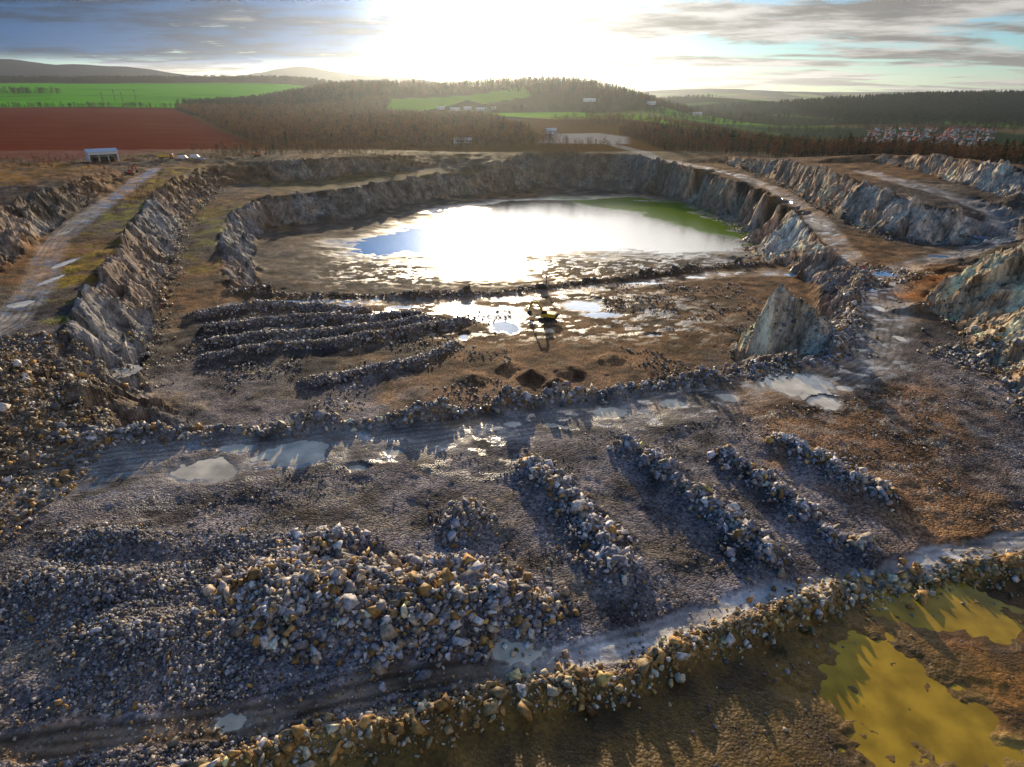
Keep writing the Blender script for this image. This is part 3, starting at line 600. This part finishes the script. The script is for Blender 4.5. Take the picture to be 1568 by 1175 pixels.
# ---------------------------------------------------------------- built things
white=mat('white_cladding',(.75,.75,.73),.6,0,.12,.4);roofm=mat('sheet_roof',(.6,.62,.64),.45,0,.1,.5);dark=mat('dark_opening',(.02,.02,.022),.8)
redr=mat('red_tiles',(.36,.08,.035),.8,0,.2,.3,.1);grr=mat('grey_tiles',(.12,.09,.08),.8,0,.2,.3,.1);wal=mat('render_wall',(.66,.63,.58),.8,0,.1,.2,.1)
yel=mat('yellow_paint',(.80,.46,.02),.45,0,.15,1.5);red=mat('red_paint',(.5,.05,.02),.45,0,.15,1.5);steel=mat('dark_steel',(.05,.05,.05),.6,.3,.3,2);glass=mat('cab_glass',(.03,.04,.05),.08);rub=mat('rubber',(.025,.025,.025),.85);ora=mat('orange_paint',(.6,.16,.02),.45,0,.15,1.5);cwhite=mat('white_paint',(.78,.78,.78),.35)
def zat(x,y): return float(H(np.array([x*1.]),np.array([y*1.]))[0])
def prism(name,parent,outline,y0,y1,m,bev=.03):
    """outline: list of (x,z) extruded along y"""
    bm_=bmesh.new();A=[bm_.verts.new((a,y0,b)) for a,b in outline];B=[bm_.verts.new((a,y1,b)) for a,b in outline];n=len(A)
    bm_.faces.new(A[::-1]);bm_.faces.new(B)
    for i in range(n): bm_.faces.new((A[i],A[(i+1)%n],B[(i+1)%n],B[i]))
    bmesh.ops.recalc_face_normals(bm_,faces=bm_.faces[:])
    if bev: bmesh.ops.bevel(bm_,geom=bm_.edges[:],offset=bev,segments=1,affect='EDGES')
    me=bpy.data.meshes.new(name);bm_.to_mesh(me);bm_.free();me.materials.append(m);o=bpy.data.objects.new(name,me);COL.objects.link(o);o.parent=parent;return o
def bx(name,parent,x0,x1,y0,y1,z0,z1,m,bev=.03): return prism(name,parent,[(x0,z0),(x1,z0),(x1,z1),(x0,z1)],y0,y1,m,bev)
def empty(name,x,y,rot,dz=0,sc=1):
    e=bpy.data.objects.new(name,None);COL.objects.link(e);e.location=(x,y,zat(x,y)+dz);e.rotation_euler=(0,0,math.radians(rot));e.scale=(sc,)*3;return e
def wheel(p,x,y,r,w,m=None):
    out=[(x+r*math.cos(k*math.pi/8),r+r*math.sin(k*math.pi/8)) for k in range(16)];prism('wheel',p,out,y-w/2,y+w/2,rub,.02)
    out=[(x+r*.5*math.cos(k*math.pi/5),r+r*.5*math.sin(k*math.pi/5)) for k in range(10)];prism('hub',p,out,y-w/2-.03,y+w/2+.03,m or steel,0)
def excavator(x,y,rot,paint,sc=1.,arm=0):
    e=empty('excavator',x,y,rot,.0,sc)
    for s in (-1,1):
        o=[(-2.1,.15),(-1.7,0),(1.7,0),(2.1,.15),(2.35,.5),(2.1,.85),(1.7,1.0),(-1.7,1.0),(-2.1,.85),(-2.35,.5)]
        prism('track',e,o,s*1.35-.3,s*1.35+.3,rub,.04)
        for k in range(6): bx('track_plate',e,-1.8+k*.62,-1.55+k*.62,s*1.35-.34,s*1.35+.34,.97,1.05,steel,0)
    bx('undercarriage',e,-1.1,1.1,-1.0,1.0,.45,1.1,steel)
    prism('upper_body',e,[(-2.6,1.25),(1.3,1.25),(1.3,2.0),(-.3,2.3),(-2.5,2.3),(-2.75,1.9)],-1.35,1.35,paint,.08)
    prism('counterweight',e,[(-3.1,1.3),(-2.6,1.2),(-2.6,2.2),(-2.95,2.1)],-1.3,1.3,steel,.08)
    prism('cab',e,[(-.2,2.0),(1.45,1.3),(1.6,2.2),(1.2,3.2),(-.2,3.2)],.35,1.3,paint,.05)
    prism('cab_window',e,[(-.1,2.25),(1.3,2.0),(1.45,2.3),(1.15,3.05),(-.1,3.05)],.31,1.34,glass,0)
    prism('boom',e,[(.6,1.6),(1.2,1.7),(3.0,4.4),(4.7,4.6),(4.7,5.1),(2.7,5.0)],-.6,-.05,paint,.05)
    prism('stick',e,[(4.4,5.2),(5.0,5.1),(5.6,2.2),(5.3,2.0)],-.55,-.1,paint,.05)
    prism('bucket',e,[(5.0,2.2),(5.8,2.3),(6.0,1.4),(5.3,.7),(4.4,.9),(4.9,1.3)],-1.0,.35,steel,.04)
    prism('boom_cylinder',e,[(1.4,1.5),(1.6,1.4),(2.95,3.8),(2.75,3.95)],-.85,-.7,steel,0);prism('stick_cylinder',e,[(3.0,5.2),(3.1,5.0),(4.6,5.4),(4.5,5.6)],-.4,-.25,steel,0)
    return e
def car(name,x,y,rot,paint,L=4.6,h=1.5,van=False):
    e=empty(name,x,y,rot,.05)
    if van: o=[(-L/2,.4),(L/2,.4),(L/2,1.1),(L/2-.7,1.25),(L/2-1.3,h),(-L/2+.1,h)]
    else: o=[(-L/2,.35),(L/2,.35),(L/2,.85),(L/2-1.2,.98),(-L/2,.98)]
    prism('body',e,o,-.9,.9,paint,.08)
    if not van: prism('cabin',e,[(-L/2+.4,.95),(L/2-1.2,.95),(L/2-1.9,h),(-L/2+.9,h)],-.78,.78,glass,.06);prism('roof',e,[(-L/2+.9,h),(L/2-1.9,h),(L/2-2,h+.05),(-L/2+1,h+.05)],-.72,.72,paint,0)
    else: prism('windscreen',e,[(L/2-.68,1.3),(L/2-.64,1.3),(L/2-1.22,h-.08),(L/2-1.28,h-.1)],-.8,.8,glass,0);prism('side_window',e,[(L/2-2.0,1.25),(L/2-1.0,1.25),(L/2-1.4,h-.2),(L/2-2,h-.2)],-.93,.93,glass,0)
    for a in (-L*.3,L*.31):
        for s in (-.82,.82): wheel(e,a,s,.34,.24)
def truck(x,y,rot,cabp,boxp):
    e=empty('dump_truck',x,y,rot,.05)
    prism('cab',e,[(2.2,.8),(4.2,.8),(4.25,2.0),(3.9,2.9),(2.2,2.9)],-1.2,1.2,cabp,.08);prism('windscreen',e,[(4.22,1.9),(4.3,1.95),(3.98,2.75),(3.9,2.75)],-1.05,1.05,glass,0)
    bx('chassis',e,-4,4,-.5,.5,.7,1.0,steel);prism('tipper_body',e,[(-4.2,1.2),(1.9,1.1),(2.0,2.6),(-4.4,2.5)],-1.25,1.25,boxp,.05);bx('load_opening',e,-4.1,1.8,-1.1,1.1,2.45,2.64,dark,0)
    for a in (-3.2,-1.9,3.1):
        for s in (-1.05,1.05): wheel(e,a,s,.52,.35)
def shed(x,y,rot,Lx,Ly,h,rh,wm,rmat,name='storage_shed',open_=True):
    e=empty(name,x,y,rot,-.1)
    t=.25
    bx('wall_back',e,-Lx/2,Lx/2,Ly/2-t,Ly/2,0,h,wm,0)
    bx('wall_left',e,-Lx/2,-Lx/2+t,-Ly/2,Ly/2-t,0,h,wm,0)
    bx('wall_right',e,Lx/2-t,Lx/2,-Ly/2,Ly/2-t,0,h,wm,0)
    if open_:
        for k in range(4): bx('post',e,-Lx/2+t+(Lx-2*t-.4)*k/3,-Lx/2+t+.4+(Lx-2*t-.4)*k/3,-Ly/2+.02,-Ly/2+.3,0,h-1.2,wm,0)
        bx('lintel',e,-Lx/2,Lx/2,-Ly/2-.05,-Ly/2+.28,h-1.2,h,wm,0); bx('stored_material',e,-Lx/2+1,Lx/2-2,0,Ly/2-1,0,h*.35,dark,.2)
    else:
        bx('wall_front',e,-Lx/2+t,Lx/2-t,-Ly/2,-Ly/2+t,0,h,wm,0)
        for k in range(4): bx('window',e,-Lx*.38+k*Lx*.22,-Lx*.38+k*Lx*.22+1.4,-Ly/2-.04,-Ly/2+.02,h*.45,h*.75,glass,0)
        bx('door',e,Lx*.42-1,Lx*.42,-Ly/2-.05,-Ly/2+.02,0,2.2,steel,0)
    bm_=bmesh.new();o=.5
    P_=[(-Lx/2-o,-Ly/2-o,h),(Lx/2+o,-Ly/2-o,h),(Lx/2+o,0,h+rh),(-Lx/2-o,0,h+rh),(Lx/2+o,Ly/2+o,h),(-Lx/2-o,Ly/2+o,h)]
    vv=[bm_.verts.new(p) for p in P_]+[bm_.verts.new((p[0],p[1],p[2]+.2)) for p in P_]
    for q_ in ((0,1,2,3),(3,2,4,5)): bm_.faces.new([vv[k] for k in q_][::-1]);bm_.faces.new([vv[k+6] for k in q_])
    for q_ in ((0,1),(4,5)): bm_.faces.new([vv[q_[0]],vv[q_[1]],vv[q_[1]+6],vv[q_[0]+6]])
    for q_ in ((1,2,4),(0,3,5)):
        bm_.faces.new([vv[k] for k in q_]);bm_.faces.new([vv[q_[0]],vv[q_[1]],vv[q_[1]+6],vv[q_[0]+6]]);bm_.faces.new([vv[q_[1]],vv[q_[2]],vv[q_[2]+6],vv[q_[1]+6]])
    bmesh.ops.recalc_face_normals(bm_,faces=bm_.faces[:]);me=bpy.data.meshes.new('roof');bm_.to_mesh(me);bm_.free();me.materials.append(rmat);r_=bpy.data.objects.new('roof',me);COL.objects.link(r_);r_.parent=e
shed(-241,390,40,15,10,5,1.6,white,roofm)
excavator(9,152,160,yel,.9);excavator(-166,432,20,ora,1.0);excavator(-197,338,70,red,.8);excavator(97,168,100,red,.55)
car('parked_van',-203,409,10,cwhite,5.4,2.2,True);car('parked_van',-196.5,411,10,cwhite,5.4,2.2,True);car('parked_car',-191,408,-20,cwhite);truck(-211,404,15,ora,yel)
e=empty('drill_rig',9,180,0,0,.7)
for s in (-1,1): prism('track',e,[(-1.5,.1),(1.5,.1),(1.8,.5),(1.5,.9),(-1.5,.9),(-1.8,.5)],s*1.0-.25,s*1.0+.25,rub,.03)
prism('body',e,[(-1.6,.9),(1.2,.9),(1.2,1.9),(.2,2.4),(-1.6,2.2)],-1,1,steel,.05);bx('mast',e,1.4,1.75,-.2,.2,.3,5.5,steel);bx('mast_head',e,1.3,1.9,-.3,.3,4.8,5.6,red);bx('mast_foot',e,1.25,1.9,-.35,.35,.1,.5,steel)
for (px,py,L_,w_,h_) in ((-112,1340,18,10,4),(-88,1352,14,9,4),(-60,1335,20,10,4),(-38,1350,12,8,4),(-140,1362,12,8,4),(-45,560,7,4,2.6),(-37,563,6,4,2.6),(40,690,10,7,4),(160,1420,24,10,5),(300,1480,18,10,5),(420,1560,28,12,5)):
    shed(px,py,8,L_,w_,h_,1.5,white,roofm,'works_building',False)
V=[];F=[];MI=[]
def house(x,y,z,a,L_,w_,h_,rh,rm_):
    ca,sa=math.cos(a),math.sin(a);i=len(V)
    loc=[(-L_/2,-w_/2,0),(L_/2,-w_/2,0),(L_/2,w_/2,0),(-L_/2,w_/2,0),(-L_/2,-w_/2,h_),(L_/2,-w_/2,h_),(L_/2,w_/2,h_),(-L_/2,w_/2,h_),(-L_/2,0,h_+rh),(L_/2,0,h_+rh)]
    V.extend([(x+p*ca-q_*sa,y+p*sa+q_*ca,z+r_) for p,q_,r_ in loc])
    for f,m in (((0,1,5,4),0),((1,2,6,5),0),((2,3,7,6),0),((3,0,4,7),0),((4,5,9,8),rm_),((6,7,8,9),rm_),((5,6,9,9),0),((7,4,8,8),0)):
        F.append([i+k for k in f[:3]]);MI.append(m)
        if f[2]!=f[3]: F.append([i+f[0],i+f[2],i+f[3]]);MI.append(m)
for _ in range(130):
    t=random.random();u=random.random();px=470+200*t+u*(165+80*t);py=905+360*t
    house(px,py,zat(px,py)-.3,random.choice((.3,.5,1.9,2.1))+random.uniform(-.1,.1),random.uniform(7,11),random.uniform(6,8),random.uniform(2,3.2),random.uniform(2.2,3.2),1 if random.random()<.75 else 2)
newmesh('village_houses',V,F,[wal,redr,grr],False,mi=MI)
n=420;t=rng.random(n);a=470+200*t+rng.random(n)*(165+80*t);b2=905+360*t;forest('village_trees','round',90,a,b2,7*rng.uniform(.5,1.2,n),[bark,hg1,fg2])
# ---------------------------------------------------------------- air haze
hz=newmesh('haze_air',[(-9000,-3000,-60),(9000,-3000,-60),(9000,12400,-60),(-9000,12400,-60),(-9000,-3000,300),(9000,-3000,300),(9000,12400,300),(-9000,12400,300)],[(0,3,2,1),(4,5,6,7),(0,1,5,4),(1,2,6,5),(2,3,7,6),(3,0,4,7)])
hm=bpy.data.materials.new('haze');hm.use_nodes=True;hm.node_tree.nodes.clear();vs=hm.node_tree.nodes.new('ShaderNodeVolumeScatter');vs.inputs['Color'].default_value=(.82,.91,1,1);vs.inputs['Density'].default_value=.000038;vs.inputs['Anisotropy'].default_value=.8
ou=hm.node_tree.nodes.new('ShaderNodeOutputMaterial');hm.node_tree.links.new(vs.outputs[0],ou.inputs['Volume']);hz.data.materials.append(hm)
# ---------------------------------------------------------------- sky, sun
w=bpy.data.worlds.new('World');scene.world=w;w.use_nodes=True;nt=w.node_tree;N=nt.nodes;Lk=nt.links;bg=N['Background']
def nn(t,**k):
    o=N.new(t)
    for a_,v_ in k.items(): setattr(o,a_,v_)
    return o
def M(op,*a):
    t=nn('ShaderNodeMath',operation=op)
    for i,v_ in enumerate(a):
        if isinstance(v_,(int,float)): t.inputs[i].default_value=v_
        else: Lk.new(v_,t.inputs[i])
    return t.outputs[0]
def MR(v_,a,b_,c_=0,d=1):
    t=nn('ShaderNodeMapRange',interpolation_type='SMOOTHSTEP');t.inputs[1].default_value=a;t.inputs[2].default_value=b_;t.inputs[3].default_value=c_;t.inputs[4].default_value=d;Lk.new(v_,t.inputs[0]);return t.outputs[0]
def MC(f,a,b_,bl='MIX'):
    t=nn('ShaderNodeMix',data_type='RGBA',blend_type=bl)
    for i,v_ in ((0,f),(6,a),(7,b_)):
        if isinstance(v_,tuple): t.inputs[i].default_value=(*v_,1)
        elif isinstance(v_,(int,float)): t.inputs[i].default_value=v_
        else: Lk.new(v_,t.inputs[i])
    return t.outputs[2]
def VS(c_,s_):
    t=nn('ShaderNodeVectorMath',operation='SCALE');Lk.new(c_,t.inputs[0])
    if isinstance(s_,float): t.inputs['Scale'].default_value=s_
    else: Lk.new(s_,t.inputs['Scale'])
    return t.outputs[0]
el,az=math.radians(SUN_EL),math.radians(SUN_AZ)
S=Vector((math.sin(az)*math.cos(el),math.cos(az)*math.cos(el),math.sin(el)))
sky=nn('ShaderNodeTexSky',sky_type='NISHITA');sky.sun_disc=False;sky.sun_elevation=el;sky.sun_rotation=az;sky.air_density=1;sky.dust_density=.3
tc=nn('ShaderNodeTexCoord');sx=nn('ShaderNodeSeparateXYZ');Lk.new(tc.outputs['Generated'],sx.inputs[0])
zc=M('MAXIMUM',sx.outputs[2],0.0);den=M('ADD',zc,.06)
cx=nn('ShaderNodeCombineXYZ');Lk.new(M('DIVIDE',sx.outputs[0],den),cx.inputs[0]);Lk.new(M('DIVIDE',sx.outputs[1],den),cx.inputs[1])
mp=nn('ShaderNodeMapping');mp.inputs['Scale'].default_value=(.36,.50,1);mp.inputs['Rotation'].default_value=(0,0,.12);mp.inputs['Location'].default_value=(3.1,1.7,0);Lk.new(cx.outputs[0],mp.inputs[0])
n1=nn('ShaderNodeTexNoise');n1.inputs['Scale'].default_value=.9;n1.inputs['Detail'].default_value=7;n1.inputs['Roughness'].default_value=.62;n1.inputs['Distortion'].default_value=.4;Lk.new(mp.outputs[0],n1.inputs['Vector'])
n2=nn('ShaderNodeTexNoise');n2.inputs['Scale'].default_value=1.5;n2.inputs['Detail'].default_value=6;n2.inputs['Roughness'].default_value=.62;Lk.new(mp.outputs[0],n2.inputs['Vector'])
dp=nn('ShaderNodeVectorMath',operation='DOT_PRODUCT');Lk.new(tc.outputs['Generated'],dp.inputs[0]);dp.inputs[1].default_value=S
dot=M('MAXIMUM',dp.outputs['Value'],0.0)
g1=M('POWER',dot,7.0);g2=M('POWER',dot,60.0);g3=M('POWER',dot,260.)
mask=MR(n1.outputs['Fac'],.44,.54)
left=MR(M('MULTIPLY',sx.outputs[0],-1.),.06,.24)
left=M('MULTIPLY',left,MR(zc,.024,.044))
left=M('MULTIPLY',left,MR(n2.outputs['Fac'],.70,.57))
mask=M('MAXIMUM',mask,left)
thick=MR(n2.outputs['Fac'],.40,.60)
band=M('MULTIPLY',MR(zc,.10,.17),MR(zc,.50,.32))       # thin bright veil round the sun
veil=M('MULTIPLY',band,MR(g1,.25,.6));mask=M('MAXIMUM',mask,veil)
bright=M('ADD',M('ADD',M('MULTIPLY',g1,.30),M('MULTIPLY',g2,.7)),M('MULTIPLY',g3,5.))
bright=M('ADD',bright,M('MULTIPLY',M('MULTIPLY',g1,band),4.0))
bright=M('ADD',bright,M('ADD',.40,MR(zc,.25,.6,0,.30)))
bright=M('ADD',bright,MR(M('MULTIPLY',sx.outputs[1],-1.),.0,.7,0,.50))  # unseen sky behind the camera, brightened to fill shadowed faces
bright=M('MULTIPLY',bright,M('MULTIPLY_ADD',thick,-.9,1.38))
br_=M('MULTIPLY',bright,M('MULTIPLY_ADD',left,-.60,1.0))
cc=MC(MR(zc,.2,.5),(1.0,.97,.93),(.97,.93,.98))
cc=MC(left,cc,(.07,.40,1.05))
skc=MC(1.0,sky.outputs[0],(.50,.90,1.5),'MULTIPLY')
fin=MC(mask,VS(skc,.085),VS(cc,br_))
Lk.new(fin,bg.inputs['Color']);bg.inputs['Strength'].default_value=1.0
sd=bpy.data.lights.new('sun','SUN');sd.energy=5.0;sd.angle=math.radians(.5);sd.color=(1,.80,.52);so=bpy.data.objects.new('sun',sd);COL.objects.link(so);so.rotation_euler=(-S).to_track_quat('-Z','Y').to_euler();so.location=(0,100,300)
cam=bpy.data.cameras.new('camera');cam.lens=22;cam.sensor_width=36;cam.clip_start=.5;cam.clip_end=30000;co=bpy.data.objects.new('camera',cam);COL.objects.link(co);co.location=(0,0,70);co.rotation_euler=(math.radians(65),0,0);scene.camera=co
scene.view_settings.view_transform='Standard';scene.view_settings.look='None';scene.view_settings.exposure=0
